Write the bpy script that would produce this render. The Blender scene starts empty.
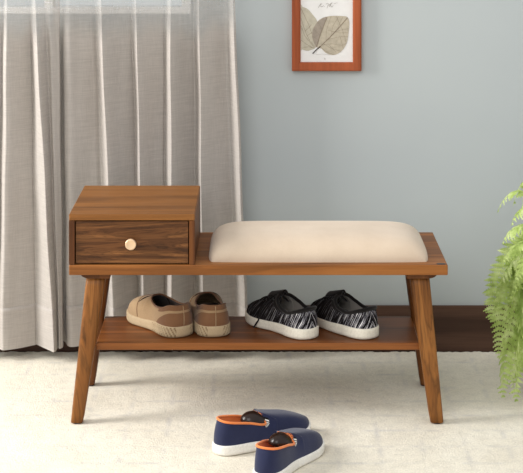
import bpy, bmesh, math, random
from mathutils import Vector, Matrix
random.seed(7)
scene = bpy.context.scene
COL = scene.collection
PI = math.pi

# ------------------------------------------------------------------ camera geometry
# camera at (0,-4.5,1.58), focal 1615.5 px, horizontal view with lens shift
CX, HORIZ, F, CY, CH = 262.0, -143.0, 1615.5, -4.5, 1.58
def sc_(Y): return F / (Y - CY)
def wx(px, Y): return (px - CX) / sc_(Y)
def wz(py, Y): return CH - (py - HORIZ) / sc_(Y)

# ------------------------------------------------------------------ helpers
def lin(c):
    r = []
    for v in c:
        v = v / 255.0
        r.append(v / 12.92 if v <= 0.04045 else ((v + 0.055) / 1.055) ** 2.4)
    return tuple(r) + (1.0,)

class MB:
    def __init__(self):
        self.v, self.f, self.m, self.uv = [], [], [], []
    def vert(self, p, uv=(0, 0)):
        self.v.append(tuple(p)); self.uv.append(uv); return len(self.v) - 1
    def face(self, idx, m=0):
        self.f.append(tuple(idx)); self.m.append(m)
    def grid(self, rows, m=0, uvs=None, flip=False, closed=False):
        """rows: list of equal length point lists"""
        ids = []
        for i, r in enumerate(rows):
            ids.append([self.vert(p, uvs[i][j] if uvs else (0, 0)) for j, p in enumerate(r)])
        n = len(rows[0])
        for i in range(len(rows) - 1):
            for j in range(n if closed else n - 1):
                k = (j + 1) % n
                q = [ids[i][j], ids[i][k], ids[i + 1][k], ids[i + 1][j]]
                self.face(q[::-1] if flip else q, m)
        return ids
    def box(self, x0, x1, y0, y1, z0, z1, m=0):
        a = [self.vert(p) for p in ((x0,y0,z0),(x1,y0,z0),(x1,y1,z0),(x0,y1,z0),(x0,y0,z1),(x1,y0,z1),(x1,y1,z1),(x0,y1,z1))]
        for q in ((3,2,1,0),(4,5,6,7),(0,1,5,4),(1,2,6,5),(2,3,7,6),(3,0,4,7)):
            self.face([a[i] for i in q], m)
    def tube(self, pts, r, seg=8, m=0, cap=True, closed=False):
        pts = [Vector(p) for p in pts]; n = len(pts)
        rows = []
        up = Vector((0, 0, 1)); prev = None
        for i, p in enumerate(pts):
            if closed: t = pts[(i + 1) % n] - pts[i - 1]
            else: t = pts[min(i + 1, n - 1)] - pts[max(i - 1, 0)]
            if t.length < 1e-9: t = Vector((1, 0, 0))
            t.normalize()
            a = prev if prev is not None else (up if abs(t.z) < 0.9 else Vector((1, 0, 0)))
            a = (a - t * a.dot(t))
            if a.length < 1e-6: a = t.orthogonal()
            a.normalize(); prev = a
            b = t.cross(a)
            rr = r[i] if isinstance(r, (list, tuple)) else r
            rows.append([p + (a * math.cos(2*PI*k/seg) + b * math.sin(2*PI*k/seg)) * rr for k in range(seg)])
        if closed: rows.append(rows[0])
        ids = self.grid(rows, m, closed=True)
        if cap and not closed:
            self.face(ids[0][::-1], m); self.face(ids[-1], m)
    def build(self, name, mats, parent=None, smooth=True, bevel=0, bseg=2, weld=0, solid=0, subsurf=0):
        me = bpy.data.meshes.new(name)
        me.from_pydata(self.v, [], self.f)
        if not isinstance(mats, (list, tuple)): mats = [mats]
        for m in mats: me.materials.append(m)
        uvl = me.uv_layers.new(name='UVMap')
        for p in me.polygons:
            p.material_index = self.m[p.index]
            p.use_smooth = smooth
            for li in p.loop_indices:
                uvl.data[li].uv = self.uv[me.loops[li].vertex_index]
        if weld:
            bm = bmesh.new(); bm.from_mesh(me)
            bmesh.ops.remove_doubles(bm, verts=bm.verts, dist=weld)
            bmesh.ops.recalc_face_normals(bm, faces=bm.faces)
            bm.to_mesh(me); bm.free()
        me.validate(); me.update()
        o = bpy.data.objects.new(name, me); COL.objects.link(o)
        if parent: o.parent = parent
        if bevel:
            b = o.modifiers.new('bevel', 'BEVEL'); b.width = bevel; b.segments = bseg
            b.limit_method = 'ANGLE'; b.angle_limit = 0.6; b.harden_normals = True
        if solid:
            s = o.modifiers.new('solid', 'SOLIDIFY'); s.thickness = solid; s.offset = 0
        if subsurf:
            s = o.modifiers.new('sub', 'SUBSURF'); s.levels = subsurf; s.render_levels = subsurf
        return o

def tag(o, label=None, cat=None, group=None, kind=None):
    if label: o['label'] = label
    if cat: o['category'] = cat
    if group: o['group'] = group
    if kind: o['kind'] = kind
    return o
def empty(name, loc, rz, label, cat, group=None):
    o = bpy.data.objects.new(name, None); COL.objects.link(o)
    o.empty_display_size = 0.05
    o.location = loc; o.rotation_euler = (0, 0, rz)
    return tag(o, label, cat, group)

def catmull(P, t):
    """P: list of tuples; t in 0..1 uniform"""
    n = len(P) - 1
    x = min(max(t, 0), 1) * n
    i = min(int(x), n - 1); f = x - i
    p0 = P[max(i-1, 0)]; p1 = P[i]; p2 = P[i+1]; p3 = P[min(i+2, n)]
    out = []
    for a, b, c, d in zip(p0, p1, p2, p3):
        out.append(0.5*((2*b) + (-a+c)*f + (2*a-5*b+4*c-d)*f*f + (-a+3*b-3*c+d)*f**3))
    return out
def tab(T, x):
    """smooth table lookup (x, y) pairs"""
    if x <= T[0][0]: return T[0][1]
    for i in range(len(T) - 1):
        if x <= T[i+1][0]:
            f = (x - T[i][0]) / (T[i+1][0] - T[i][0])
            y0, y1 = T[i][1], T[i+1][1]
            h = T[i+1][0] - T[i][0]
            def slope(k):
                if k <= 0: return (T[1][1]-T[0][1])/(T[1][0]-T[0][0])
                if k >= len(T)-1: return (T[-1][1]-T[-2][1])/(T[-1][0]-T[-2][0])
                return (T[k+1][1]-T[k-1][1])/(T[k+1][0]-T[k-1][0])
            m0, m1 = slope(i)*h, slope(i+1)*h
            return (2*f**3-3*f*f+1)*y0 + (f**3-2*f*f+f)*m0 + (-2*f**3+3*f*f)*y1 + (f**3-f*f)*m1
    return T[-1][1]
def sstep(a, b, x):
    t = min(max((x-a)/(b-a), 0), 1); return t*t*(3-2*t)

# ------------------------------------------------------------------ materials
class NT:
    def __init__(self, name):
        self.mat = bpy.data.materials.new(name); self.mat.use_nodes = True
        self.t = self.mat.node_tree; self.b = self.t.nodes['Principled BSDF']
        self.out = self.t.nodes['Material Output']
    def n(self, typ, **kw):
        nd = self.t.nodes.new(typ)
        for k, v in kw.items():
            if k in nd.inputs: nd.inputs[k].default_value = v
            else: setattr(nd, k, v)
        return nd
    def l(self, a, ao, b, bi): self.t.links.new(a.outputs[ao], b.inputs[bi])
    def coords(self, which, scale=(1,1,1), rot=(0,0,0), loc=(0,0,0)):
        c = self.n('ShaderNodeTexCoord'); m = self.n('ShaderNodeMapping')
        m.inputs['Scale'].default_value = scale; m.inputs['Rotation'].default_value = rot; m.inputs['Location'].default_value = loc
        self.l(c, which, m, 'Vector'); return m
    def noise(self, vec, scale, detail=4, rough=0.5, dist=0):
        nd = self.n('ShaderNodeTexNoise'); nd.inputs['Scale'].default_value = scale
        nd.inputs['Detail'].default_value = detail; nd.inputs['Roughness'].default_value = rough
        nd.inputs['Distortion'].default_value = dist
        if vec: self.l(vec, 0, nd, 'Vector')
        return nd
    def ramp(self, src, so, stops):
        r = self.n('ShaderNodeValToRGB'); e = r.color_ramp.elements
        e[0].position, e[0].color = stops[0][0], stops[0][1]
        e[1].position, e[1].color = stops[-1][0], stops[-1][1]
        for p, c in stops[1:-1]:
            k = e.new(p); k.color = c
        self.l(src, so, r, 'Fac'); return r
    def mix(self, fac, a, b, mode='MIX'):
        m = self.n('ShaderNodeMix'); m.data_type = 'RGBA'; m.blend_type = mode
        for inp, val in ((0, fac), (6, a), (7, b)):
            if isinstance(val, tuple) and len(val) == 2: self.t.links.new(val[0].outputs[val[1]], m.inputs[inp])
            else: m.inputs[inp].default_value = val
        return m
    def math(self, op, a, b=None):
        m = self.n('ShaderNodeMath'); m.operation = op
        for i, val in enumerate((a, b)):
            if val is None: continue
            if isinstance(val, tuple): self.t.links.new(val[0].outputs[val[1]], m.inputs[i])
            else: m.inputs[i].default_value = val
        return m
    def bump(self, src, so, strength, dist):
        b = self.n('ShaderNodeBump'); b.inputs['Strength'].default_value = strength; b.inputs['Distance'].default_value = dist
        self.l(src, so, b, 'Height'); self.l(b, 0, self.b, 'Normal'); return b

def G(v): return (v, v, v, 1)

def wood(name, dark, mid, light, axis, rough=0.45, wavy=0.0, spec=0.22, off=(0,0,0), fig=1.0, bandf=0.6):
    k = NT(name)
    along, cross = 0.9 * fig, 13.0 * fig
    s = [cross, cross, cross]; s[axis] = along * (1 + 0.5 * wavy)
    m = k.coords('Object', tuple(s), loc=off)
    big = k.noise(m, 1.0, 5, 0.55, 1.2 + 2.2 * wavy)
    s2 = [170, 170, 170]; s2[axis] = 5
    m2 = k.coords('Object', tuple(s2))
    fine = k.noise(m2, 1.0, 3, 0.6)
    # growth bands from the big noise
    band = k.math('MULTIPLY', (big, 0), 9.0 + 12 * wavy)
    band = k.math('PINGPONG', (band, 0), 1.0)
    r = k.ramp(big, 0, [(0.28, lin(dark)), (0.5, lin(mid)), (0.72, lin(light))])
    bandc = k.ramp(band, 0, [(0.0, G(0.62 - 0.15*wavy)), (0.45, G(0.95)), (1.0, G(1.08))])
    c1 = k.mix(bandf, (r, 0), (bandc, 0), 'MULTIPLY')
    fr = k.ramp(fine, 0, [(0.35, G(0.72)), (0.6, G(1.05))])
    c2 = k.mix(0.55, (c1, 2), (fr, 0), 'MULTIPLY')
    k.l(c2, 2, k.b, 'Base Color')
    k.b.inputs['Roughness'].default_value = rough
    k.b.inputs['Specular IOR Level'].default_value = spec
    k.bump(fine, 0, 0.12, 0.001)
    return k.mat

def plain(name, col, rough=0.6, spec=0.3, metal=0.0, var=0.12, scale=40, bump=0.0, bscale=400):
    k = NT(name)
    m = k.coords('Object')
    nz = k.noise(m, scale, 4, 0.55)
    r = k.ramp(nz, 0, [(0.3, G(1 - var)), (0.7, G(1 + var * 0.5))])
    c = k.mix(1.0, lin(col), (r, 0), 'MULTIPLY')
    k.l(c, 2, k.b, 'Base Color')
    k.b.inputs['Roughness'].default_value = rough; k.b.inputs['Specular IOR Level'].default_value = spec
    k.b.inputs['Metallic'].default_value = metal
    if bump:
        n2 = k.noise(m, bscale, 3, 0.6); k.bump(n2, 0, bump, 0.002)
    return k.mat

W_TOP   = wood('wood_top', (92, 56, 24), (126, 80, 37), (148, 98, 49), 0, rough=0.5, fig=0.8, bandf=0.3)
W_SEAT  = wood('wood_seat_board', (96, 57, 25), (142, 87, 40), (174, 114, 58), 0, off=(3, 1, 2), bandf=0.45)
W_SHELF = wood('wood_shelf', (84, 47, 20), (124, 72, 33), (152, 94, 47), 0, rough=0.4, off=(8, 3, 4), bandf=0.5)
W_FRONT = wood('wood_drawer_front', (50, 29, 14), (94, 58, 30), (136, 90, 50), 0, wavy=1.0, off=(1, 5, 7), rough=0.5, bandf=0.85, fig=1.25)
W_SIDE  = wood('wood_case_side', (72, 40, 17), (102, 59, 27), (126, 78, 38), 2, off=(2, 2, 2))
W_LEG   = wood('wood_leg', (82, 48, 19), (128, 80, 36), (158, 105, 52), 2, wavy=0.5, off=(5, 2, 1), fig=0.75, bandf=0.9)
W_LEG2  = wood('wood_leg_shaded', (66, 36, 15), (102, 59, 26), (124, 77, 38), 2, wavy=0.1, off=(9, 4, 3), fig=0.8)  # darker copy of the leg wood, shade under the bench put into its colour
W_BASE  = wood('wood_baseboard', (54, 36, 27), (78, 55, 43), (96, 70, 56), 0, rough=0.55, fig=0.6)
W_FLOOR = wood('wood_floor', (50, 32, 22), (70, 46, 33), (86, 58, 42), 0, rough=0.4)
W_FRAME = wood('wood_frame', (138, 68, 36), (160, 82, 47), (172, 92, 56), 2, rough=0.55, fig=0.5)
BRASS = plain('brushed_brass', (232, 200, 164), 0.42, 0.5, 0.7, 0.08, 60)
DARKM = plain('dark_metal', (62, 62, 66), 0.5, 0.4, 0.3)
GAP = plain('dark_recess', (22, 14, 10), 0.9, 0.1)

def mk_wall():
    k = NT('wall_paint')
    m = k.coords('Object')
    a = k.noise(m, 1.6, 3, 0.5); b = k.noise(m, 260, 3, 0.6)
    r = k.ramp(a, 0, [(0.3, lin((176, 182, 183))), (0.7, lin((181, 187, 187)))])
    k.l(r, 0, k.b, 'Base Color'); k.b.inputs['Roughness'].default_value = 0.85; k.b.inputs['Specular IOR Level'].default_value = 0.15
    k.bump(b, 0, 0.12, 0.001); return k.mat
WALL = mk_wall()

def mk_rug():
    k = NT('rug_wool')
    m = k.coords('Object')
    a = k.noise(m, 5, 5, 0.6); b = k.noise(m, 170, 4, 0.7); c = k.noise(m, 34, 4, 0.65)
    base = k.ramp(a, 0, [(0.3, lin((228, 219, 199))), (0.7, lin((241, 234, 216)))])
    cr = k.ramp(c, 0, [(0.32, G(0.86)), (0.55, G(1.0))])
    x = k.mix(0.75, (base, 0), (cr, 0), 'MULTIPLY')
    br = k.ramp(b, 0, [(0.3, G(0.78)), (0.6, G(1.04))])
    y = k.mix(0.7, (x, 2), (br, 0), 'MULTIPLY')
    # worn woven lattice of faint grey
    g = k.n('ShaderNodeTexBrick'); mm = k.coords('Object', (1, 1, 1), loc=(0.03, 0.05, 0))
    k.l(mm, 0, g, 'Vector'); g.offset = 0.0
    g.inputs['Scale'].default_value = 1.0; g.inputs['Mortar Size'].default_value = 0.014; g.inputs['Mortar Smooth'].default_value = 1.0
    g.inputs['Brick Width'].default_value = 0.115; g.inputs['Row Height'].default_value = 0.12
    w = k.noise(m, 9, 3, 0.6); wr = k.ramp(w, 0, [(0.45, G(0)), (0.7, G(0.55))])
    f = k.math('MULTIPLY', (g, 1), (wr, 0))
    z = k.mix((f, 0), (y, 2), lin((188, 184, 180)))
    k.l(z, 2, k.b, 'Base Color'); k.b.inputs['Roughness'].default_value = 1.0; k.b.inputs['Specular IOR Level'].default_value = 0.05
    k.b.inputs['Sheen Weight'].default_value = 0.15
    s = k.math('ADD', (b, 0), (c, 0)); k.bump(s, 0, 0.55, 0.006); return k.mat
RUG = mk_rug()

def mk_curtain(name, sheer):
    k = NT(name)
    m = k.coords('Object', (14, 14, 420)); a = k.noise(m, 1.0, 4, 0.65)
    m2 = k.coords('Object', (500, 500, 22)); b = k.noise(m2, 1.0, 3, 0.6)
    r1 = k.ramp(a, 0, [(0.3, G(0.84)), (0.65, G(1.04))]); r2 = k.ramp(b, 0, [(0.3, G(0.88)), (0.65, G(1.04))])
    base = k.mix(0.9, lin((198, 191, 184)), (r1, 0), 'MULTIPLY')
    base = k.mix(0.8, (base, 2), (r2, 0), 'MULTIPLY')
    dif = k.n('ShaderNodeBsdfDiffuse'); k.l(base, 2, dif, 'Color')
    tr = k.n('ShaderNodeBsdfTranslucent'); k.l(base, 2, tr, 'Color')
    tp = k.n('ShaderNodeBsdfTransparent')
    m1 = k.n('ShaderNodeMixShader'); m1.inputs[0].default_value = 0.22
    k.l(dif, 0, m1, 1); k.l(tr, 0, m1, 2)
    mx = k.n('ShaderNodeMixShader')
    if sheer:
        # transparency rises with height, imitating window light behind an even cloth
        g = k.n('ShaderNodeTexCoord'); sep = k.n('ShaderNodeSeparateXYZ'); k.l(g, 'Object', sep, 0)
        nz = k.noise(k.coords('Object', (9, 9, 0.6)), 1.0, 3, 0.5)
        zz = k.math('ADD', (sep, 2), (k.math('MULTIPLY', (nz, 0), 0.16), 0))
        mr = k.n('ShaderNodeMapRange'); mr.interpolation_type = 'SMOOTHSTEP'
        mr.inputs['From Min'].default_value = 1.07; mr.inputs['From Max'].default_value = 1.17
        mr.inputs['To Min'].default_value = 0.05; mr.inputs['To Max'].default_value = 0.58
        k.l(zz, 0, mr, 'Value'); k.l(mr, 0, mx, 0)
    else:
        mx.inputs[0].default_value = 0.02
    k.l(m1, 0, mx, 1); k.l(tp, 0, mx, 2); k.l(mx, 0, k.out, 'Surface')
    bp = k.n('ShaderNodeBump'); bp.inputs['Strength'].default_value = 0.25; bp.inputs['Distance'].default_value = 0.002
    k.l(a, 0, bp, 'Height'); k.l(bp, 0, dif, 'Normal')
    return k.mat
CURT = mk_curtain('linen_sheer', True); HEM = mk_curtain('linen_hem', False)

def mk_fabric(name, c0, c1, scale=900, bump=0.3, rough=0.9, sheen=0.2):
    k = NT(name); m = k.coords('Object')
    a = k.noise(m, 9, 4, 0.6); b = k.noise(m, scale, 2, 0.6)
    r = k.ramp(a, 0, [(0.3, lin(c0)), (0.7, lin(c1))])
    br = k.ramp(b, 0, [(0.3, G(0.88)), (0.65, G(1.03))])
    x = k.mix(0.8, (r, 0), (br, 0), 'MULTIPLY'); k.l(x, 2, k.b, 'Base Color')
    k.b.inputs['Roughness'].default_value = rough; k.b.inputs['Specular IOR Level'].default_value = 0.15
    k.b.inputs['Sheen Weight'].default_value = sheen
    k.bump(b, 0, bump, 0.001); return k.mat
CUSH = mk_fabric('cream_velvet', (207, 187, 164), (217, 198, 176))
TAN = mk_fabric('tan_suede', (148, 121, 90), (168, 141, 107), 500, 0.3)
TAN2 = mk_fabric('tan_suede_dark_shaded', (108, 75, 51), (126, 91, 64), 500, 0.3)  # browner collar and trim tone; also carries the heel's shade in its colour
TANSOLE = mk_fabric('tan_rubber', (172, 150, 119), (188, 168, 137), 300, 0.1, 0.7, 0)
TANSOLE2 = mk_fabric('tan_rubber_groove_shade', (134, 112, 84), (150, 128, 98), 300, 0.1, 0.7, 0)  # groove faces coloured darker to stand in for shade between the ribs
BROWNLIN = mk_fabric('dark_brown_lining', (46, 32, 25), (60, 42, 32), 500, 0.3)
NAVY = mk_fabric('navy_canvas', (34, 38, 64), (43, 48, 77), 700, 0.35)
ORANGE = mk_fabric('orange_lining', (222, 122, 62), (238, 142, 80), 600, 0.2)
WHITES = mk_fabric('white_rubber', (226, 222, 214), (238, 235, 228), 200, 0.05, 0.6, 0)
OFFWH = mk_fabric('off_white_rubber', (224, 218, 202), (236, 230, 215), 200, 0.05, 0.6, 0)
BLACKF = mk_fabric('black_canvas', (16, 13, 13), (26, 21, 20), 600, 0.3)
GREYLIN = mk_fabric('grey_lining', (158, 152, 145), (172, 166, 158), 600, 0.3)
GLOSSBR = plain('dark_brown_leather', (34, 20, 14), 0.28, 0.35, 0, 0.25, 80)

def mk_streak():
    k = NT('black_white_streaks')
    c = k.n('ShaderNodeUVMap'); c.uv_map = 'UVMap'
    sp = k.n('ShaderNodeSeparateXYZ'); k.l(c, 0, sp, 0)
    ab = k.math('ABSOLUTE', (sp, 0))
    # lines leaning up towards the heel seam
    p = k.math('ADD', (sp, 1), (k.math('MULTIPLY', (ab, 0), 1.9), 0))
    q = k.math('SUBTRACT', (k.math('MULTIPLY', (sp, 1), 1.9), 0), (ab, 0))
    cb = k.n('ShaderNodeCombineXYZ'); 
    k.l(k.math('MULTIPLY', (p, 0), 165.0), 0, cb, 0); k.l(k.math('MULTIPLY', (q, 0), 7.0), 0, cb, 1)
    n1 = k.noise(cb, 1.0, 3, 0.6, 0.3)
    r = k.ramp(n1, 0, [(0.51, lin((20, 17, 18))), (0.555, lin((130, 128, 138))), (0.63, lin((240, 238, 236)))])
    # streaks fade to near-black towards the toe: front shade put into the colour
    fd = k.n('ShaderNodeMapRange'); fd.inputs['From Min'].default_value = 0.06; fd.inputs['From Max'].default_value = 0.17
    fd.inputs['To Min'].default_value = 0.0; fd.inputs['To Max'].default_value = 0.86
    k.l(ab, 0, fd, 'Value')
    x = k.mix((fd, 0), (r, 0), lin((24, 20, 20)))
    k.l(x, 2, k.b, 'Base Color'); k.b.inputs['Roughness'].default_value = 0.9; k.b.inputs['Specular IOR Level'].default_value = 0.1
    return k.mat
STREAK = mk_streak()

def mk_leaf():
    k = NT('fern_green'); m = k.coords('Object')
    a = k.noise(m, 22, 3, 0.6)
    r = k.ramp(a, 0, [(0.3, lin((148, 170, 84))), (0.5, lin((196, 215, 130))), (0.72, lin((230, 240, 180)))])
    k.l(r, 0, k.b, 'Base Color'); k.b.inputs['Roughness'].default_value = 0.55; k.b.inputs['Specular IOR Level'].default_value = 0.25
    tr = k.n('ShaderNodeBsdfTranslucent'); k.l(r, 0, tr, 'Color')
    mx = k.n('ShaderNodeMixShader'); mx.inputs[0].default_value = 0.35
    k.l(k.b, 0, mx, 1); k.l(tr, 0, mx, 2); k.l(mx, 0, k.out, 'Surface'); return k.mat
LEAF = mk_leaf()

# ------------------------------------------------------------------ setting
WY = 0.68            # wall face
m = MB()
WX0, WX1, WZ0, WZ1 = -1.60, wx(191, WY), wz(14, WY), 2.15     # window opening
m.box(-3.2, WX0, WY, WY+0.12, -0.02, 2.7); m.box(WX1, 3.2, WY, WY+0.12, -0.02, 2.7)
m.box(WX0, WX1, WY, WY+0.12, -0.02, WZ0); m.box(WX0, WX1, WY, WY+0.12, WZ1, 2.7)
tag(m.build('wall_back', WALL, smooth=False), kind='structure')
m = MB(); m.box(-3.2, 3.2, -5.2, WY+0.12, -0.06, -0.012)
tag(m.build('floor', W_FLOOR, smooth=False), kind='structure')
m = MB(); m.box(-3.2, 3.2, WY-0.010, WY, -0.012, 0.1435); 
tag(m.build('baseboard_back', W_BASE, smooth=False, bevel=0.003), kind='structure')
# window: white frame with sill and glass
WHITEP = plain('white_paint', (236, 238, 236), 0.4, 0.4, 0, 0.04)
kg = NT('window_glass'); kg.b.inputs['Base Color'].default_value = lin((228, 234, 234)); kg.b.inputs['Roughness'].default_value = 0.05
kg.b.inputs['Transmission Weight'].default_value = 1.0; kg.b.inputs['IOR'].default_value = 1.01
GLASS = kg.mat
win = empty('window_1', ((WX0+WX1)/2, WY, WZ0), 0, None, None); tag(win, kind='structure')
hx = (WX1-WX0)/2; hz = WZ1-WZ0
m = MB(); fw = 0.03
m.box(-hx, hx, 0.0, 0.06, 0, 0.022); m.box(-hx, hx, 0.0, 0.06, hz-fw, hz)
for x in (-hx, -hx/3-fw/2, hx/3-fw/2, hx-fw): m.box(x, x+fw, 0.01, 0.06, 0.022, hz-fw)
tag(m.build('window_frame', WHITEP, win, smooth=False, bevel=0.002), kind='structure')
m = MB(); m.box(-hx-0.0, hx, 0.03, 0.034, 0.02, hz-fw)
tag(m.build('window_pane', GLASS, win, smooth=False), kind='structure')

# ------------------------------------------------------------------ rug
m = MB()
rx0, rx1, ry0, ry1 = -2.2, 2.2, -2.6, WY-0.014
N = 500
top = []
for i in range(N+1):
    x = rx0 + (rx1-rx0)*i/N
    top.append((x, ry1 + random.uniform(-0.006, 0.003)))
rows = [[(x, y, -0.0115) for x, y in top], [(x, y, -0.004) for x, y in top], [(x, y-0.006, 0.0) for x, y in top], [(x, ry0, 0.0) for x, y in top], [(x, ry0, -0.0115) for x, y in top]]
m.grid(rows, flip=True)
tag(m.build('rug', RUG, smooth=False), 'large cream wool rug spread over the floor below the bench', 'rug')

# ------------------------------------------------------------------ shoe bench
bench = empty('shoe_bench', (0, 0, 0), 0, 'brown wooden shoe bench with one drawer, cream cushion and lower shelf', 'bench')
ZT, ZB = 0.4435, 0.4145
m = MB(); m.box(-0.538, 0.518, 0.0, 0.395, ZB, ZT)
m.build('seat_board', W_SEAT, bench, smooth=False, bevel=0.003)
# corner plate
m = MB()
ring = [(0.500+0.013*math.cos(a)*1.0, 0.011+0.008*math.sin(a)) for a in [2*PI*i/20 for i in range(20)]]
m.grid([[(x, y, ZT-0.001) for x, y in ring], [(x, y, ZT+0.0012) for x, y in ring]], closed=True)
m.face([m.vert((x, y, ZT+0.0012)) for x, y in ring])
tag(m.build('corner_plate', DARKM, bench, smooth=False), 'small dark oval plate on the corner of the seat board')
# drawer case
x0, x1, zt = -0.538, -0.187, 0.585
m = MB()
m.box(x0, x1, 0, 0.395, zt-0.018, zt)
case = m.build('case_top', W_TOP, bench, smooth=False, bevel=0.003)
m = MB()
m.box(x0, x0+0.016, 0.0005, 0.395, ZT, zt-0.018); m.box(x1-0.016, x1, 0.0005, 0.395, ZT, zt-0.018)
m.box(x0+0.016, x1-0.016, 0.38, 0.395, ZT, zt-0.018)
m.build('drawer_case', W_SIDE, bench, smooth=False, bevel=0.001)
dx0, dx1, dz0, dz1 = x0+0.0185, x1-0.0185, ZT+0.003, zt-0.0205
m = MB(); m.box(dx0, dx1, 0.004, 0.024, dz0, dz1)
m.box(dx0+0.004, dx0+0.014, 0.024, 0.31, dz0+0.002, dz1-0.02); m.box(dx1-0.014, dx1-0.004, 0.024, 0.31, dz0+0.002, dz1-0.02)
m.box(dx0+0.014, dx1-0.014, 0.024, 0.31, dz0+0.002, dz0+0.01); m.box(dx0+0.014, dx1-0.014, 0.3, 0.31, dz0+0.01, dz1-0.02)
drawer = m.build('drawer', W_FRONT, bench, smooth=False, bevel=0.0015)
drawer['label'] = 'dark wavy grained drawer front'
# knob: lathe along -y
kx, kz = wx(131.2, 0), wz(243.0, 0)
prof = [(0.0, 0.004), (0.006, 0.003), (0.006, -0.008), (0.0125, -0.010), (0.0152, -0.0125), (0.0155, -0.019), (0.0140, -0.0215), (0.0118, -0.0208), (0.0, -0.0204)]
m = MB(); S = 32
m.grid([[(kx + r*math.cos(2*PI*i/S), y, kz + r*math.sin(2*PI*i/S)) for i in range(S)] for r, y in prof], closed=True)
o = m.build('drawer_knob', BRASS, drawer, weld=1e-5); o['label'] = 'round brushed brass drawer knob'
# cushion
cxm, hxw, cym, hyw, H = (wx(208, 0.03)+wx(430, 0.03))/2, (wx(430, 0.03)-wx(208, 0.03))/2, 0.180, 0.152, 0.0655
m = MB(); NX, NY = 90, 50
def sp(i, n): return -math.cos(PI*i/n)
rows = []
for j in range(NY+1):
    b = sp(j, NY); row = []
    for i in range(NX+1):
        a = sp(i, NX)
        fx = max(0, 1-abs(a)**9); fy = max(0, 1-abs(b)**5)
        h = H*(fx**0.5)*(fy**0.5)*(0.97+0.03*(1-a*a)*(1-b*b))
        # pull the corners round
        rr = 1 - 0.035*(abs(a)**6)*(abs(b)**6)
        row.append((cxm+hxw*a*rr, cym+hyw*b*rr, ZT+h))
    rows.append(row)
m.grid(rows)
base_ids = [[m.vert((p[0], p[1], ZT)) for p in r] for r in (rows[0], rows[-1])]
o = m.build('seat_cushion', CUSH, bench); o['label'] = 'plump cream fabric cushion'
# shelf
m = MB(); m.box(-0.4675, 0.445, 0.05, 0.318, 0.191, 0.211)
m.build('shelf', W_SHELF, bench, smooth=False, bevel=0.003)
# mounting rails under the board, with a rounded outer end
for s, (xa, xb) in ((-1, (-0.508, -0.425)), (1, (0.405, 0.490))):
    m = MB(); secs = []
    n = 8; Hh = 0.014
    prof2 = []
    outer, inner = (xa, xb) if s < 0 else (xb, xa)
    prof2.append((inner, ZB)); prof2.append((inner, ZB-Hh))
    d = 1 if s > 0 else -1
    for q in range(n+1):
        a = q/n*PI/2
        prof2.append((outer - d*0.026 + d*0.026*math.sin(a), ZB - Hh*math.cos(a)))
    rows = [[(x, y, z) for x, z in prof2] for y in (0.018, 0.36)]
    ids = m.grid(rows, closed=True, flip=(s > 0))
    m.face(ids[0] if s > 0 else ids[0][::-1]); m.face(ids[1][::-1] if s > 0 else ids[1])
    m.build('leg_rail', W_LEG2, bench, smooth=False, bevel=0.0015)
# legs
def leg(xt0, xt1, xb0, xb1, yt, yb, mat):
    m = MB(); rows = []
    n = 28; R = 14
    zt_ = ZB-0.010
    for i in range(R+1):
        f = i/R; z = zt_*(1-f)
        g = f**0.92
        xa = xt0+(xb0-xt0)*f; xb = xt1+(xb1-xt1)*f
        cx_, hw = (xa+xb)/2, (xb-xa)/2
        cy_ = yt+(yb-yt)*f; hd = 0.024+(0.0165-0.024)*f
        if i == R: hw *= 0.96; hd *= 0.95
        row = []
        for k in range(n):
            a = 2*PI*k/n; ca, sa = math.cos(a), math.sin(a)
            e = 0.55
            row.append((cx_+hw*math.copysign(abs(ca)**e, ca), cy_+hd*math.copysign(abs(sa)**e, sa), max(z, 0.004 if i == R else z)))
        rows.append(row)
    ids = m.grid(rows, closed=True, flip=True)
    m.face(ids[0]); m.face(ids[-1][::-1])
    o = m.build('leg', mat, bench)
    cx_, cy_ = (xb0+xb1)/2, yb
    g = MB(); S = 16
    g.grid([[(cx_+r*math.cos(2*PI*k/S), cy_+r*0.95*math.sin(2*PI*k/S), z) for k in range(S)] for r, z in ((0.0, 0.006), (0.0125, 0.006), (0.0125, 0.001), (0.011, 0.0), (0.0, 0.0))], closed=True, flip=True)
    gl = g.build('glide', DARKM, o, weld=1e-5); gl['label'] = 'small dark glide under the leg'
    return o
leg(-0.494, -0.438, -0.534, -0.499, 0.055, 0.012, W_LEG)
leg(0.414, 0.471, 0.469, 0.507, 0.055, 0.012, W_LEG)
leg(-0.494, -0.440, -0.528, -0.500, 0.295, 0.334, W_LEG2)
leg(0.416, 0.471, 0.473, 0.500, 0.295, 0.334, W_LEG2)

# ------------------------------------------------------------------ curtains
def panel(name, ctrl, zb, label, matc=CURT):
    """ctrl: (px at picture top, px at hem, depth)"""
    ztop_px, zhem = 1.12, zb
    NXs = (len(ctrl)-1)*14
    def row(z, doff=0.0):
        f = min(max((ztop_px - z)/(ztop_px-zhem), -0.15), 1.0)
        pts = []
        P = []
        for xt, xb, d in ctrl:
            px = xt+(xb-xt)*f
            dd = d
            P.append((wx(px, 0.58), dd))
        for i in range(NXs+1):
            t = i/NXs
            x, y = catmull(P, t)
            w = 0.0010*math.sin(17*z+x*60)+0.0012*math.sin(8*z-x*95+1.3)
            pts.append((x+w*0.6, y+w+doff - 0.004*f*math.sin(x*40), z))
        return pts
    m = MB()
    zs = [2.3, 1.9, 1.6, 1.4, 1.3, 1.2] + [1.15 - i*(1.15-zb)/50 for i in range(51)]
    m.grid([row(z) for z in zs])
    o = m.build(name, matc); tag(o, label, 'curtain', 'linen curtains')
    h = MB(); zh = 0.169
    zs = [zh+0.001] + [zh - i*(zh-zb+0.002)/10 for i in range(11)]
    h.grid([row(z, -0.0025 if i else 0.001) for i, z in enumerate(zs)])
    h.build('hem', HEM, o)
    return o
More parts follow.
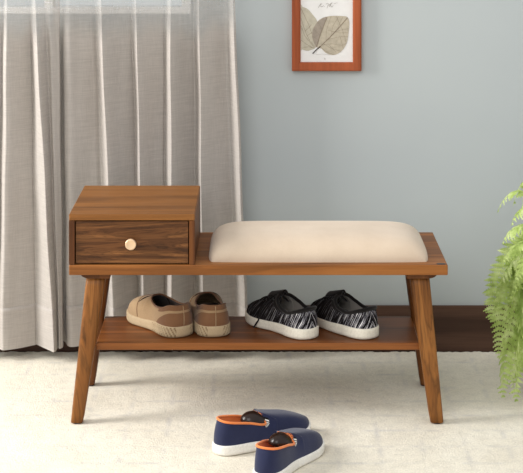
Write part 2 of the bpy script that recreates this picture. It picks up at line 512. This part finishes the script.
panel('curtain', [(-90, -90, .60), (-62, -64, .545), (-40, -42, .61), (-22, -26, .56), (-2, -6, .612), (2, -4, .615), (7, 2, .552), (11, 8, .548), (20, 20, .575), (28, 33, .602), (30, 37, .602), (35.5, 53, .535), (39, 57, .532), (45, 58.5, .575), (50, 60, .562), (56, 62, .572), (59.0, 63, .58), (58.2, 62.4, .60), (52, 58, .612)], 0.041,
      'left grey-beige linen curtain panel, its edge beside the dark gap')
panel('curtain', [(56, 60, .640), (60, 64.2, .622), (63, 67, .590), (69, 72, .575), (78, 82, .59), (90, 100, .612), (95, 107, .617), (100.5, 113.5, .555), (103.5, 118, .550), (116, 128, .59), (128, 137, .612), (131.5, 139, .614), (135.5, 143.5, .566), (138, 147, .564), (150, 156, .595), (161.5, 162.5, .612), (164.8, 165.3, .614), (170, 171.5, .552), (172.8, 174.5, .55), (183, 185, .592), (191, 192, .61), (194.5, 196, .610), (198.5, 202.5, .560), (201, 206, .558), (212, 220, .588), (220, 232, .61), (226, 238, .610), (231.8, 245, .556), (234, 248, .552), (235.2, 249, .566), (234, 247.5, .585)], 0.044,
      'wide grey-beige linen curtain panel hanging behind the drawer, its free edge against the wall')

# ------------------------------------------------------------------ framed leaf print
FY = WY - 0.022
pic = empty('framed_print', (0, 0, 0), 0, 'orange-brown framed botanical print of two leaves hanging on the blue-grey wall', 'picture')
fx0, fx1 = wx(292, FY), wx(361.5, FY); fz0 = wz(71, FY); fz1 = fz0 + 0.315; fwid = 0.0275
m = MB()
# mitred moulding: profile around rectangle
prof = [(0.0, WY-0.001), (0.0, FY), (0.004, FY-0.002), (fwid-0.004, FY-0.001), (fwid, FY+0.003), (fwid, WY-0.001)]
corners = lambda d: [(fx0+d, fz0+d), (fx1-d, fz0+d), (fx1-d, fz1-d), (fx0+d, fz1-d)]
rows = []
for d, y in prof: rows.append([(x, y, z) for x, z in corners(d)])
m.grid(rows, closed=True, flip=True)
m.build('picture_frame', W_FRAME, pic, smooth=False, weld=1e-6)
PAPER = plain('art_paper', (228, 226, 223), 0.9, 0.1, 0, 0.04, 30)
LG1 = plain('leaf_ink_pale', (186, 176, 157), 0.9, 0.1, 0, 0.16, 60)
LG2 = plain('leaf_ink_grey', (158, 147, 134), 0.9, 0.1, 0, 0.16, 60)
LG3 = plain('leaf_ink_back', (190, 183, 165), 0.9, 0.1, 0, 0.16, 60)
INK = plain('vein_ink', (138, 124, 108), 0.9, 0.1, 0, 0.1)
INK2 = plain('stem_ink', (58, 48, 42), 0.9, 0.1, 0, 0.1)
INK3 = plain('script_ink', (166, 160, 152), 0.9, 0.1, 0, 0.1)
m = MB(); PY = FY + 0.008
def q(p, lay):   # crop (295,0) at 7.277x -> wall
    return (wx(295+p[0]/7.277, PY), PY-0.0004*lay, wz(p[1]/7.277, PY))
xs = [fx0+fwid-0.002, fx1-fwid+0.002]
m.face([m.vert(p) for p in ((xs[0], PY, fz0+fwid-0.002), (xs[1], PY, fz0+fwid-0.002), (xs[1], PY, fz1-fwid+0.002), (xs[0], PY, fz1-fwid+0.002))], 0)
def blob(P, lay, mi, n=5):
    C = []
    L = len(P)
    for i in range(L):
        p0, p1, p2, p3 = P[i-1], P[i], P[(i+1) % L], P[(i+2) % L]
        for k in range(n):
            f = k/n
            C.append(tuple(0.5*((2*b)+(-a+c)*f+(2*a-5*b+4*c-d)*f*f+(-a+3*b-3*c+d)*f**3) for a, b, c, d in zip(p0, p1, p2, p3)))
    C = [(max(c[0], 43), c[1]) for c in C]
    m.face([m.vert(q(c, lay)) for c in C][::-1], mi)
def stroke(P, w, lay, mi):
    for a, b in zip(P[:-1], P[1:]):
        dx, dy = b[0]-a[0], b[1]-a[1]; L = math.hypot(dx, dy) or 1
        nx, ny = -dy/L*w/2, dx/L*w/2
        m.face([m.vert(q(p, lay)) for p in ((a[0]+nx, a[1]+ny), (b[0]+nx, b[1]+ny), (b[0]-nx, b[1]-ny), (a[0]-nx, a[1]-ny))], mi)
blob([(30, 52), (60, 52), (95, 68), (130, 108), (160, 150), (172, 210), (165, 280), (150, 345), (120, 362), (90, 370), (55, 360), (30, 345)], 1, 3)
for P in ([(43, 130), (75, 230), (110, 300), (150, 345)], [(43, 185), (70, 260), (140, 345)], [(43, 60), (100, 180), (140, 300)], [(60, 345), (100, 340), (140, 350)], [(70, 230), (120, 180)], [(85, 262), (135, 230)], [(43, 290), (80, 320), (130, 348)]):
    stroke(P, 2.2, 2, 4)
blob([(160, 345), (132, 300), (122, 250), (132, 205), (160, 160), (200, 130), (260, 116), (340, 116), (380, 124), (395, 165), (388, 250), (375, 315), (338, 372), (280, 400), (225, 385), (190, 352)], 3, 1)
blob([(160, 343), (134, 300), (125, 250), (135, 205), (162, 162), (200, 134), (230, 126), (205, 190), (180, 270)], 4, 2)
for P, w in (([(155, 340), (185, 250), (215, 170), (235, 124)], 4), ([(180, 342), (250, 275), (320, 200), (382, 128)], 5)):
    stroke(P, w, 5, 4)
for P in ([(200, 325), (270, 318), (345, 330), (372, 315)], [(240, 285), (320, 268), (385, 265)], [(290, 232), (345, 215), (390, 208)], [(225, 298), (228, 220), (262, 118)], [(262, 262), (275, 190), (318, 118)], [(310, 210), (330, 160), (348, 120)], [(185, 345), (230, 375), (280, 398)], [(210, 320), (270, 355), (335, 372)], [(170, 290), (140, 270), (124, 262)], [(180, 255), (150, 225), (136, 210)], [(197, 215), (178, 180), (166, 160)], [(240, 220), (330, 240), (385, 235)], [(250, 330), (300, 380)], [(330, 270), (350, 350)], [(300, 120), (345, 215), (372, 310)]):
    stroke(P, 1.3, 5, 4)
stroke([(185, 337), (160, 358), (128, 390)], 7, 6, 5)
stroke([(150, 398), (200, 393), (250, 399)], 1.5, 2, 6); stroke([(210, 420), (218, 432), (222, 425)], 3, 2, 6)
# faint handwritten initials
for P in ([(168, 58), (178, 40), (190, 24)], [(180, 40), (196, 26)], [(180, 42), (196, 50), (208, 40)], [(212, 46), (216, 48)], [(224, 30), (240, 24)], [(232, 60), (244, 26)], [(244, 42), (262, 24), (272, 20)], [(250, 50), (266, 22)], [(256, 38), (268, 52), (278, 40)], [(284, 28), (288, 22)], [(294, 26), (300, 20)], [(304, 22), (308, 20)],):
    stroke(P, 3.0, 2, 6)
o = m.build('leaf_print', [PAPER, LG1, LG2, LG3, INK, INK2, INK3], pic, smooth=False)
o['label'] = 'white print showing two pressed leaves and faint handwriting'
m = MB(); m.box(fx0+0.006, fx1-0.006, PY+0.002, WY-0.001, fz0+0.006, fz1-0.006)
m.build('backing_board', plain('board', (120, 90, 60), 0.9), pic, smooth=False)

# ------------------------------------------------------------------ shoes
WT = [(0, 0), (.1, .42), (.2, .67), (.3, .76), (.4, .79), (.5, .85), (.6, .95), (.7, 1.0), (.8, .87), (.9, .50), (1, 0)]
class Shoe:
    def __init__(s, L=0.265, W=0.049, heel_t=0.028, toe_t=0.020, hh=0.095, zc=None, ht=0.098, ut=0.5, wo=0.030, toe_h=0.062, side=1, lean=0.006, wt=None, pull=0.0):
        s.__dict__.update(locals())
        s.wt = wt or WT
        s.zc = zc or [(0, hh), (.3, .082), (.6, .072), (.85, .080), (1, ht)]
        s.cum = [0.0]
        s.NS = 400
        prev = s.outline(0)
        for i in range(1, s.NS+1):
            p = s.outline(i/s.NS); s.cum.append(s.cum[-1]+math.hypot(p[0]-prev[0], p[1]-prev[1])); prev = p
    def a(s, u): return math.acos(1-2*min(max(u, 0), 1))/PI
    def w(s, u): return max(0, s.W*tab(s.wt, s.a(u)))
    def c(s, u): return s.side*0.007*(sstep(0.35, 1.0, u)-0.6*math.exp(-((u-0.45)/0.18)**2))
    def outline(s, f): # f uniform in the a-parameter
        u = 0.5*(1-math.cos(PI*f)); return (u*s.L, s.w(u))
    def z0(s, u): return 0.012*max(0, (u-0.72)/0.28)**2
    def zs(s, u): return s.heel_t+(s.toe_t-s.heel_t)*sstep(0.25, 0.6, u)+s.z0(u)
    def zt(s, u):
        if u < s.ut: return tab(s.zc, u/s.ut)
        f = (u-s.ut)/(1-s.ut)
        H = s.ht+(s.toe_h-s.ht)*(f**0.8)
        cap = max(0.0, 1-max(0, (u-0.74)/0.26)**2.4)**0.5
        zs = s.zs(u)+0.006
        return zs+(H-zs)*cap
    def yc(s, u):
        if u >= s.ut: return 0.0
        t = abs(2*u/s.ut-1)
        return min(s.wo*(1-t**2.6)**(1/2.6), 0.88*s.w(u))
    def P(s, u, v, sgn, inset=0.0):
        w, yc, zs, zt = max(0, s.w(u)-inset), max(0, s.yc(u)-inset*0.3), s.zs(u)-0.004, s.zt(u)-inset*(0.5 if u > s.ut else 0.1)
        yc = min(yc, w)
        ph = v*PI/2; e = 0.78
        yv = yc+(w-yc)*max(0, math.cos(ph))**e; zv = zs+(zt-zs)*math.sin(ph)**e
        ya = w+(yc-w)*v**1.8; za = zs+(zt-zs)*v
        b = sstep(s.ut-0.22, s.ut+0.06, u)
        y, z = ya+(yv-ya)*b, za+(zv-za)*b
        k = max(0, 1-u/0.35)**3
        x = inset*(1-2*u)*1.0 + u*s.L + k*(s.lean*v - 0.004*math.sin(PI*v))
        if s.pull:
            fd = (1-(u-s.ut)/(1-s.ut))**1.5 if u >= s.ut else sstep(0.72*s.ut, s.ut, u)
            x -= s.pull*fd*max(0, 1-(y/s.wo)**2)
        return (x, s.c(u)+sgn*y, z)
    def us(s, n1=34, n2=34):
        r = [s.ut*0.5*(1-math.cos(PI*i/n1)) for i in range(n1+1)]
        return r + [s.ut+(1-s.ut)*0.5*(1-math.cos(PI*i/n2)) for i in range(1, n2+1)]
    def slen(s, u): 
        f = s.a(u)*s.NS; i = min(int(f), s.NS-1); return s.cum[i]+(s.cum[i+1]-s.cum[i])*(f-i)
    def surface(s, mb, us, v0, v1, nv, inset=0.0, m=0, sides=(1, -1)):
        for sg in sides:
            rows, uv = [], []
            for u in us:
                a0 = v0(u) if callable(v0) else v0; a1 = v1(u) if callable(v1) else v1
                row = [s.P(u, a0+(a1-a0)*j/nv, sg, inset) for j in range(nv+1)]
                rows.append(row); uv.append([(sg*s.slen(u), p[2]) for p in row])
            mb.grid(rows, m, uvs=uv, flip=(sg > 0))
    def sole(s, mb, ribs=None, out=0.004, top_in=0.008, lip=0.0, N=160):
        pts = []
        for i in range(N+1):
            f = i/N; pts.append((f, 1))
        for i in range(N-1, 0, -1): pts.append((i/N, -1))
        base = []
        for f, sg in pts:
            u = 0.5*(1-math.cos(PI*f)); base.append((u, u*s.L, s.c(u)+sg*s.w(u), sg))
        n = len(base); rows = []
        levels = [(-0.003, 0.0), (0.8, 0.10), (1.0, 0.3), (1.0, 0.45), (1.0, 0.6), (1.0, 0.75), (0.95, 0.92), (0.5, 1.0), (-top_in/out, 1.0)]
        for k, (o_, h) in enumerate(levels):
            row = []
            for i, (u, x, y, sg) in enumerate(base):
                p, q_ = base[i-1], base[(i+1) % n]
                tx, ty = q_[1]-p[1], q_[2]-p[2]; l = math.hypot(tx, ty) or 1
                nx, ny = ty/l, -tx/l
                # make sure it points outwards
                cxm, cym = s.L*0.5, 0
                if nx*(x-cxm)*0.2+ny*(y-s.c(u)) < 0 and abs(y-s.c(u)) > 1e-4: nx, ny = -nx, -ny
                if abs(y-s.c(u)) <= 1e-4: nx, ny = (-1, 0) if u < 0.5 else (1, 0)
                d = o_*out if k else -0.002
                zb, zt = s.z0(u), s.zs(u)+0.003
                z = zb+(zt-zb)*h
                if ribs and 0.08 < h < 0.8: d += ribs(u, s.slen(u), z, sg)
                row.append((x+nx*d, y+ny*d, z))
            rows.append(row)
        f0 = len(mb.f)
        ids = mb.grid(rows, 0, closed=True, flip=False)
        if ribs:
            for a in range(1, 6):
                for j in range(n):
                    if ribs(base[j][0], s.slen(base[j][0]), levels[a][1]*s.zs(base[j][0]), base[j][3]) < -0.002: mb.m[f0+a*n+j] = 1
        mb.face(ids[0][::-1])
    def collar(s, mb, r, m=0, rise=0.0, n=40, upto=None):
        pts = []
        if upto:
            fr = [upto*(1-(i/n)) for i in range(n)]
            pts = [s.P(s.ut*0.5*(1-math.cos(PI*f)), 1.0, 1) for f in fr] + [s.P(s.ut*0.5*(1-math.cos(PI*f)), 1.0, -1) for f in [0]+fr[::-1]]
            mb.tube(pts, r, 8, m); return
        for i in range(n+1):
            u = s.ut*0.5*(1-math.cos(PI*i/n)); p = s.P(u, 1.0, 1); pts.append((p[0], p[1], p[2]+rise))
        for i in range(n-1, 0, -1):
            u = s.ut*0.5*(1-math.cos(PI*i/n)); p = s.P(u, 1.0, -1); pts.append((p[0], p[1], p[2]+rise))
        mb.tube(pts, r, 8, m, closed=True)

def recalc(o):
    bm = bmesh.new(); bm.from_mesh(o.data); bmesh.ops.recalc_face_normals(bm, faces=bm.faces); bm.to_mesh(o.data); bm.free()

def common(root, s, up, lin_, sole, ribs=None, insole=None, **kw):
    m = MB(); s.surface(m, s.us(), 0, 1, 16); upper = m.build('upper', up, root, weld=1e-6)
    m = MB(); us = [u for u in s.us() if 0.004 < u < min(0.9, s.ut+0.3)]
    s.surface(m, us, 0.12, 1, 12, 0.003); li = m.build('lining', lin_, root, weld=1e-6)
    m = MB(); us2 = [u for u in s.us() if 0.004 < u < 0.93]
    rows = [[(u*s.L, s.c(u)+sg*(s.w(u)-0.004), s.zs(u)+0.004) for sg in (-1, 0, 1)] for u in us2 if s.w(u) > 0.006]
    m.grid(rows); m.build('insole', insole or lin_, root)
    m = MB(); s.sole(m, ribs, **kw); so = m.build('sole', sole, root); recalc(so)
    return upper

SZ = 0.2115    # shelf top
def place(name, x, y, z, deg, label, cat, group):
    return empty(name, (x, y, z), math.radians(deg), label, cat, group)

# tan slip-ons
def tan_shoe(x, y, deg, side, label):
    root = place('slip_on_shoe', x, y, SZ, deg, label, 'shoe', 'pair of tan slip-on shoes')
    s = Shoe(L=0.252, W=0.0530, heel_t=0.030, toe_t=0.023, hh=0.088, ht=0.088, ut=0.60, wo=0.038, toe_h=0.070, side=side, lean=0.004,
             zc=[(0, .089), (.15, .088), (.4, .075), (.65, .071), (.88, .078), (1, .088)],
             wt=[(0, 0), (.1, .50), (.2, .80), (.3, .89), (.4, .89), (.5, .91), (.6, .97), (.7, 1.0), (.8, .88), (.9, .52), (1, 0)])
    def ribs(u, sl, z, sg):
        if u > 0.42 or sl < 0.022: return 0.0
        fade = 1 - sstep(0.34, 0.42, u)
        return -0.0036*fade*(1 if ((sl-z*0.6) % 0.0105) < 0.0045 else 0)
    up = common(root, s, TAN, BROWNLIN, [TANSOLE, TANSOLE2], ribs, N=400)
    # heel counter: curved overlay panel
    m = MB(); us = [0.30*0.5*(1-math.cos(PI*i/24)) for i in range(25)]
    s.surface(m, us, 0.02, lambda u: 0.04+0.66*max(0, 1-(u/0.30)**2.2)**0.5, 8, -0.0016)
    m.build('heel_counter', TAN2, root, weld=1e-6)
    m = MB(); us = [0.5*s.ut*0.5*(1-math.cos(PI*i/24)) for i in range(25)]
    s.surface(m, us, lambda u: 0.80, 1.0, 4, -0.0012)
    m.build('collar_band', TAN2, root, weld=1e-6)
    m = MB(); m.tube([Vector(s.P(0.0, v/12, 1, 0)) + Vector((-0.0015, 0, 0)) for v in range(1, 13)], 0.0012, 6)
    m.build('back_seam', TAN, root)
    m = MB(); s.collar(m, 0.0026); m.build('collar_piping', TAN2, root)
    # slit and seam on the vamp
    for sg in (1, -1):
        m = MB(); m.tube([Vector(s.P(0.62+0.09*t, 0.93-0.42*t, sg, -0.0006)) for t in [i/10 for i in range(11)]], [0.0006+0.0014*math.sin(PI*i/10) for i in range(11)], 6)
        m.build('gore_slit', BROWNLIN, root)
    m = MB(); m.tube([Vector(s.P(0.74-0.07*(t*t), 1-t*0.95, 1, -0.0004)) for t in [i/16 for i in range(17)]][::-1] + [Vector(s.P(0.74-0.07*(t*t), 1-t*0.95, -1, -0.0004)) for t in [i/16 for i in range(1, 17)]], 0.0009, 6)
    m.build('vamp_seam', TAN2, root)
    return root
tan_shoe(-0.224, 0.104, 124, 1, 'tan slip-on shoe turned left on the shelf, nearest the drawer-side leg')
tan_shoe(-0.132, 0.102, 102, -1, 'tan slip-on shoe showing its heel, between its mate and the black shoes')

# black streaked plimsolls
def streak_shoe(x, y, deg, side, label, lace):
    root = place('canvas_sneaker', x, y, SZ, deg, label, 'shoe', 'pair of black and white streaked sneakers')
    s = Shoe(L=0.262, W=0.050, heel_t=0.028, toe_t=0.024, hh=0.083, ht=0.098, ut=0.52, wo=0.042, toe_h=0.062, side=side,
             zc=[(0, .085), (.2, .077), (.5, .067), (.8, .078), (1, .098)], lean=0.008,
             wt=[(0, 0), (.1, .48), (.2, .76), (.3, .87), (.4, .88), (.5, .91), (.6, .97), (.7, 1.0), (.8, .87), (.9, .50), (1, 0)])
    common(root, s, STREAK, GREYLIN, OFFWH)
    m = MB(); us = [s.ut*0.5*(1-math.cos(PI*i/34)) for i in range(35)]
    s.surface(m, us, lambda u: 0.90-0.35*sstep(0.5, 1, u/s.ut), 1.0, 4, -0.0013); s.collar(m, 0.0052)
    m.build('collar_band', BLACKF, root)
    # lace facing over the instep
    m = MB(); us = [s.ut+(0.26)*i/14 for i in range(15)]
    s.surface(m, us, lambda u: 0.62+0.2*(u-s.ut)/0.26, 1.0, 8, -0.0014); m.build('lace_facing', BLACKF, root, weld=1e-6)
    m = MB()
    for i in range(5):
        u = s.ut+0.02+0.05*i
        pts = [Vector(s.P(u+0.02*(j/10-0.5), 0.66+0.34*(1-abs(j/5-1)), 1 if j < 5 else -1, -0.004)) for j in range(11)]
        m.tube(pts, 0.0024, 6)
    # bow and hanging ends
    p0 = Vector(s.P(s.ut+0.03, 1, 1, -0.005))
    for sg in (1, -1):
        loop = [p0+Vector((0.028*math.sin(t)*0.7, sg*0.020*(1-math.cos(t))*0.5+sg*0.004, 0.006*math.sin(t)-0.020*(1-math.cos(t))*0.5)) for t in [2*PI*i/16 for i in range(17)]]
        m.tube(loop, 0.0022, 6)
    if lace:
        pl = [Vector(s.P(s.ut+0.04+0.10*t, 1-0.98*t, 1, -0.005)) for t in [i/12 for i in range(13)]]
        q0 = pl[-1]; pl += [q0+Vector((0.004, 0.006, -0.010)), q0+Vector((0.010, 0.010, -0.022))]
        m.tube(pl, 0.0024, 6)
    m.build('laces', BLACKF, root)
    m = MB(); rows = []
    for i in range(13):
        t = i/12; row = []
        for j in range(15):
            a = (j/14-0.5)*2
            row.append((s.ut*s.L-0.014+0.06*t, s.c(0.5)+a*0.019*(0.35+0.65*math.sin(PI*0.5*min(1, t*1.8+0.1))), 0.113-0.017*t-0.012*a*a))
        rows.append(row)
    m.grid(rows); m.build('tongue', BLACKF, root, solid=0.004)
    return root
streak_shoe(0.142, 0.086, 128.5, 1, 'black sneaker with white streaks on the shelf, lace end hanging, beside the tan pair', True)
streak_shoe(0.314, 0.088, 128, -1, 'black sneaker with white streaks on the shelf, nearest the right bench leg', False)

# navy slip-ons on the rug
def navy_shoe(x, y, deg, side, label):
    root = place('slip_on_sneaker', x, y, 0.0005, deg, label, 'shoe', 'pair of navy slip-on sneakers')
    s = Shoe(L=0.297, W=0.050, heel_t=0.024, toe_t=0.020, hh=0.088, ht=0.094, ut=0.57, wo=0.036, toe_h=0.056, pull=0.048, side=side,
             zc=[(0, .088), (.2, .084), (.5, .076), (.8, .064), (.93, .072), (1, .094)], lean=0.012)
    common(root, s, NAVY, ORANGE, WHITES)
    m = MB(); s.collar(m, 0.0032, upto=0.84); m.build('collar_piping', ORANGE, root)
    # elastic gore with pale stripes at both sides of the throat
    for sg in (1, -1):
        m = MB(); us = [0.44+0.11*i/11 for i in range(12)]
        s.surface(m, us, lambda u: 0.80, lambda u: 0.97, 3, -0.0010, 0, (sg,))
        for i in range(len(m.f)): m.m[i] = (i//3) % 2
        m.build('elastic_gore', [BLACKF, WHITES], root)
    # dark padded tongue bulging out of the opening
    m = MB(); rows = []; NA = 24
    cxx, czz = 0.121, 0.064
    for i in range(13):
        t = PI/2*i/12; row = []
        for j in range(NA):
            a = 2*PI*j/NA
            X, Y, Z = 0.042*math.cos(a)*math.cos(t), 0.030*math.sin(a)*math.cos(t), 0.029*math.sin(t)
            row.append((cxx+X, s.c(0.42)+Y, czz+Z-0.18*X))
        rows.append(row)
    m.grid(rows, closed=True); o = m.build('tongue', GLOSSBR, root, weld=1e-5); o['label'] = 'glossy dark brown padded tongue'
    return root
navy_shoe(-0.123, -0.227, 33, 1, 'navy slip-on sneaker with orange lining on the rug, the one farther back')
navy_shoe(-0.001, -0.434, 64, -1, 'navy slip-on sneaker with orange lining on the rug, nearest the viewer')

# ------------------------------------------------------------------ fern
PX, PYY = 0.935, 0.28
fern = empty('potted_fern', (PX, PYY, 0), 0, 'bright green fern with long drooping fronds by the wall', 'plant')
m = MB(); S = 32
prof = [(0.0, 0.0), (0.085, 0.0), (0.092, 0.01), (0.118, 0.34), (0.124, 0.345), (0.124, 0.37), (0.112, 0.37), (0.108, 0.34), (0.0, 0.34)]
m.grid([[(r*math.cos(2*PI*i/S), r*math.sin(2*PI*i/S), z) for i in range(S)] for r, z in prof], closed=True, flip=True)
m.build('pot', plain('pot_clay', (196, 190, 180), 0.7), fern, weld=1e-5)
m = MB(); m.grid([[(r*math.cos(2*PI*i/S), r*math.sin(2*PI*i/S), z) for i in range(S)] for r, z in ((0.107, 0.352), (0.06, 0.36), (0.0, 0.362))], closed=True)
m.build('soil', plain('soil', (52, 38, 28), 1.0), fern, weld=1e-5)

def frond(p0, p1, p2, p3, maxw, npin, twist=0.0, droop=0.35):
    """cubic Bezier rachis, pinnae on both sides with lobed edges"""
    P = [Vector(p) for p in (p0, p1, p2, p3)]
    def bz(t): a = 1-t; return P[0]*a**3+P[1]*3*a*a*t+P[2]*3*a*t*t+P[3]*t**3
    def dz(t): return (bz(min(1, t+0.01))-bz(max(0, t-0.01))).normalized()
    m = MB()
    NN = 18
    m.tube([bz(i/NN) for i in range(NN+1)], [0.0022*(1-0.75*i/NN) for i in range(NN+1)], 5)
    for k in range(npin):
        t = 0.16+0.84*(k+0.5)/npin
        c = bz(t); T = dz(t)
        side = T.cross(Vector((0, 0, 1)))
        if side.length < 0.05: side = Vector((0, 1, 0))
        side.normalize()
        side = Matrix.Rotation(twist + random.uniform(-.15, .15), 3, T) @ side
        nrm = side.cross(T).normalized()
        if nrm.z < 0: nrm = -nrm
        prof_ = min(1, (t-0.10)/0.25)**0.7*(1-max(0, (t-0.5)/0.5)**2.6)
        plen = maxw*prof_*random.uniform(0.85, 1.1)+0.004
        for sg in (1, -1):
            d = (side*sg*0.9+T*0.42+nrm*random.uniform(-.12, .18)).normalized()
            wd = (T-d*T.dot(d)).normalized()
            wmax = max(0.005, min(0.012, plen*0.32))
            nl = max(3, int(plen/0.0055))
            ctr, lft, rgt = [], [], []
            for i in range(2*nl+1):
                f = i/(2*nl)
                cc = c+d*plen*f - nrm*droop*plen*f*f - Vector((0, 0, 1))*0.10*plen*f*f
                env = (1-f**2.2)*(0.65+0.35*min(1, f*6))
                lobe = 1.0 if i % 2 else 0.42
                ctr.append(m.vert(cc))
                shift = d*plen/(2*nl)*0.8*(i % 2)
                lft.append(m.vert(cc+wd*wmax*env*lobe+shift - nrm*wmax*0.25*lobe)); rgt.append(m.vert(cc-wd*wmax*env*lobe+shift - nrm*wmax*0.25*lobe))
            for i in range(2*nl):
                m.face((ctr[i], ctr[i+1], lft[i+1], lft[i])); m.face((ctr[i+1], ctr[i], rgt[i], rgt[i+1]))
    m.build('frond', LEAF, fern, smooth=False)

def aimed(px, py, Y, rise, maxw=0.05, npin=20, sag=0.6, twist=0.0):
    """frond whose tip shows at the given place of the picture, at depth Y"""
    tip = Vector((wx(px, Y)-PX, Y-PYY, wz(py, Y)))
    a = math.atan2(tip.y, tip.x)
    base = Vector((0.04*math.cos(a), 0.04*math.sin(a), 0.355))
    flat = Vector((tip.x, tip.y, 0))
    p1 = base+flat*0.15+Vector((0, 0, rise))
    p2 = base+flat*sag; p2.z = max(base.z, tip.z)+rise*0.75 if tip.z > 0.25 else tip.z+(base.z-tip.z)*0.75+rise*0.5
    if tip.z <= 0.25:
        p1 = base+flat*0.55+Vector((0, 0, rise*1.5)); p2 = base+flat*0.88; p2.z = tip.z+(base.z-tip.z)*0.45
        twist += 1.15
    frond(base, p1, p2, tip, maxw, npin, twist)
aimed(497, 213, 0.30, 0.20, 0.029, 20)
aimed(513, 206, 0.40, 0.24, 0.029, 18)
aimed(511, 226, 0.22, 0.16, 0.033, 18)
aimed(502, 244, 0.26, 0.14, 0.041, 20)
aimed(503, 262, 0.20, 0.12, 0.041, 22)
aimed(495, 297, 0.28, 0.13, 0.041, 24)
aimed(492, 322, 0.33, 0.15, 0.041, 26, twist=0.5)
aimed(499, 358, 0.30, 0.14, 0.037, 28, twist=0.3)
aimed(503, 398, 0.16, 0.12, 0.049, 30, twist=0.2)
aimed(513, 388, 0.20, 0.14, 0.049, 30, twist=-0.1)
aimed(516, 402, 0.12, 0.12, 0.049, 30, twist=0.0)
aimed(523, 350, 0.20, 0.12, 0.049, 28, twist=0.3)
aimed(520, 215, 0.26, 0.2, 0.041, 20)
aimed(518, 240, 0.34, 0.15, 0.049, 20)
aimed(518, 392, 0.22, 0.12, 0.041, 30, twist=-0.3)
aimed(523, 372, 0.14, 0.10, 0.041, 28)
aimed(510, 300, 0.16, 0.14, 0.045, 24)
aimed(516, 280, 0.14, 0.13, 0.045, 24)
aimed(520, 310, 0.28, 0.10, 0.045, 24, twist=0.6)
aimed(519, 255, 0.30, 0.12, 0.045, 20)
for i in range(14):
    a = -1.9+i*0.30+random.uniform(-.1, .1)
    R = random.uniform(0.18, 0.30)
    tip = Vector((R*math.cos(a), R*math.sin(a), random.uniform(0.15, 0.5)))
    b = Vector((0.03*math.cos(a), 0.03*math.sin(a), 0.355))
    frond(b, b+Vector((tip.x*.2, tip.y*.2, 0.16)), Vector((tip.x*.8, tip.y*.8, max(tip.z, 0.4)+0.08)), tip, 0.05, 22)

# ------------------------------------------------------------------ light
def area(name, loc, target, size, energy, col=(1, 1, 1), sizey=None):
    ld = bpy.data.lights.new(name, 'AREA'); ld.energy = energy; ld.color = col; ld.size = size
    if sizey: ld.shape = 'RECTANGLE'; ld.size_y = sizey
    o = bpy.data.objects.new(name, ld); COL.objects.link(o)
    o.location = loc; d = Vector(target)-Vector(loc); o.rotation_euler = d.to_track_quat('-Z', 'Y').to_euler()
    return o
area('key_softbox', (-3.0, -0.35, 1.75), (0.1, 0.15, 0.3), 1.0, 122, (1.0, 0.98, 0.955), 1.5)
area('front_fill', (-1.2, -4.2, 3.4), (0.2, 0.5, 0.5), 2.4, 80, (1.0, 0.98, 0.96))  # unseen fill, added to even out the wall and brighten the rug
w = bpy.data.worlds.new('World'); scene.world = w; w.use_nodes = True
bg = w.node_tree.nodes['Background']; bg.inputs['Color'].default_value = (0.97, 0.985, 1.0, 1); bg.inputs['Strength'].default_value = 0.88

# ------------------------------------------------------------------ camera
cd = bpy.data.cameras.new('camera'); cam = bpy.data.objects.new('camera', cd); COL.objects.link(cam)
cam.location = (0, CY, CH); cam.rotation_euler = (PI/2, 0, 0)
cd.sensor_fit = 'HORIZONTAL'; cd.sensor_width = 36.0; cd.lens = F/523*36.0
cd.shift_x = (261.5-CX)/523*1.0
cd.shift_y = -(236.5-HORIZ)/523
cd.clip_start = 0.05; cd.clip_end = 60
scene.camera = cam
scene.view_settings.view_transform = 'Standard'; scene.view_settings.look = 'None'
scene.view_settings.exposure = 0.0; scene.view_settings.gamma = 1.0
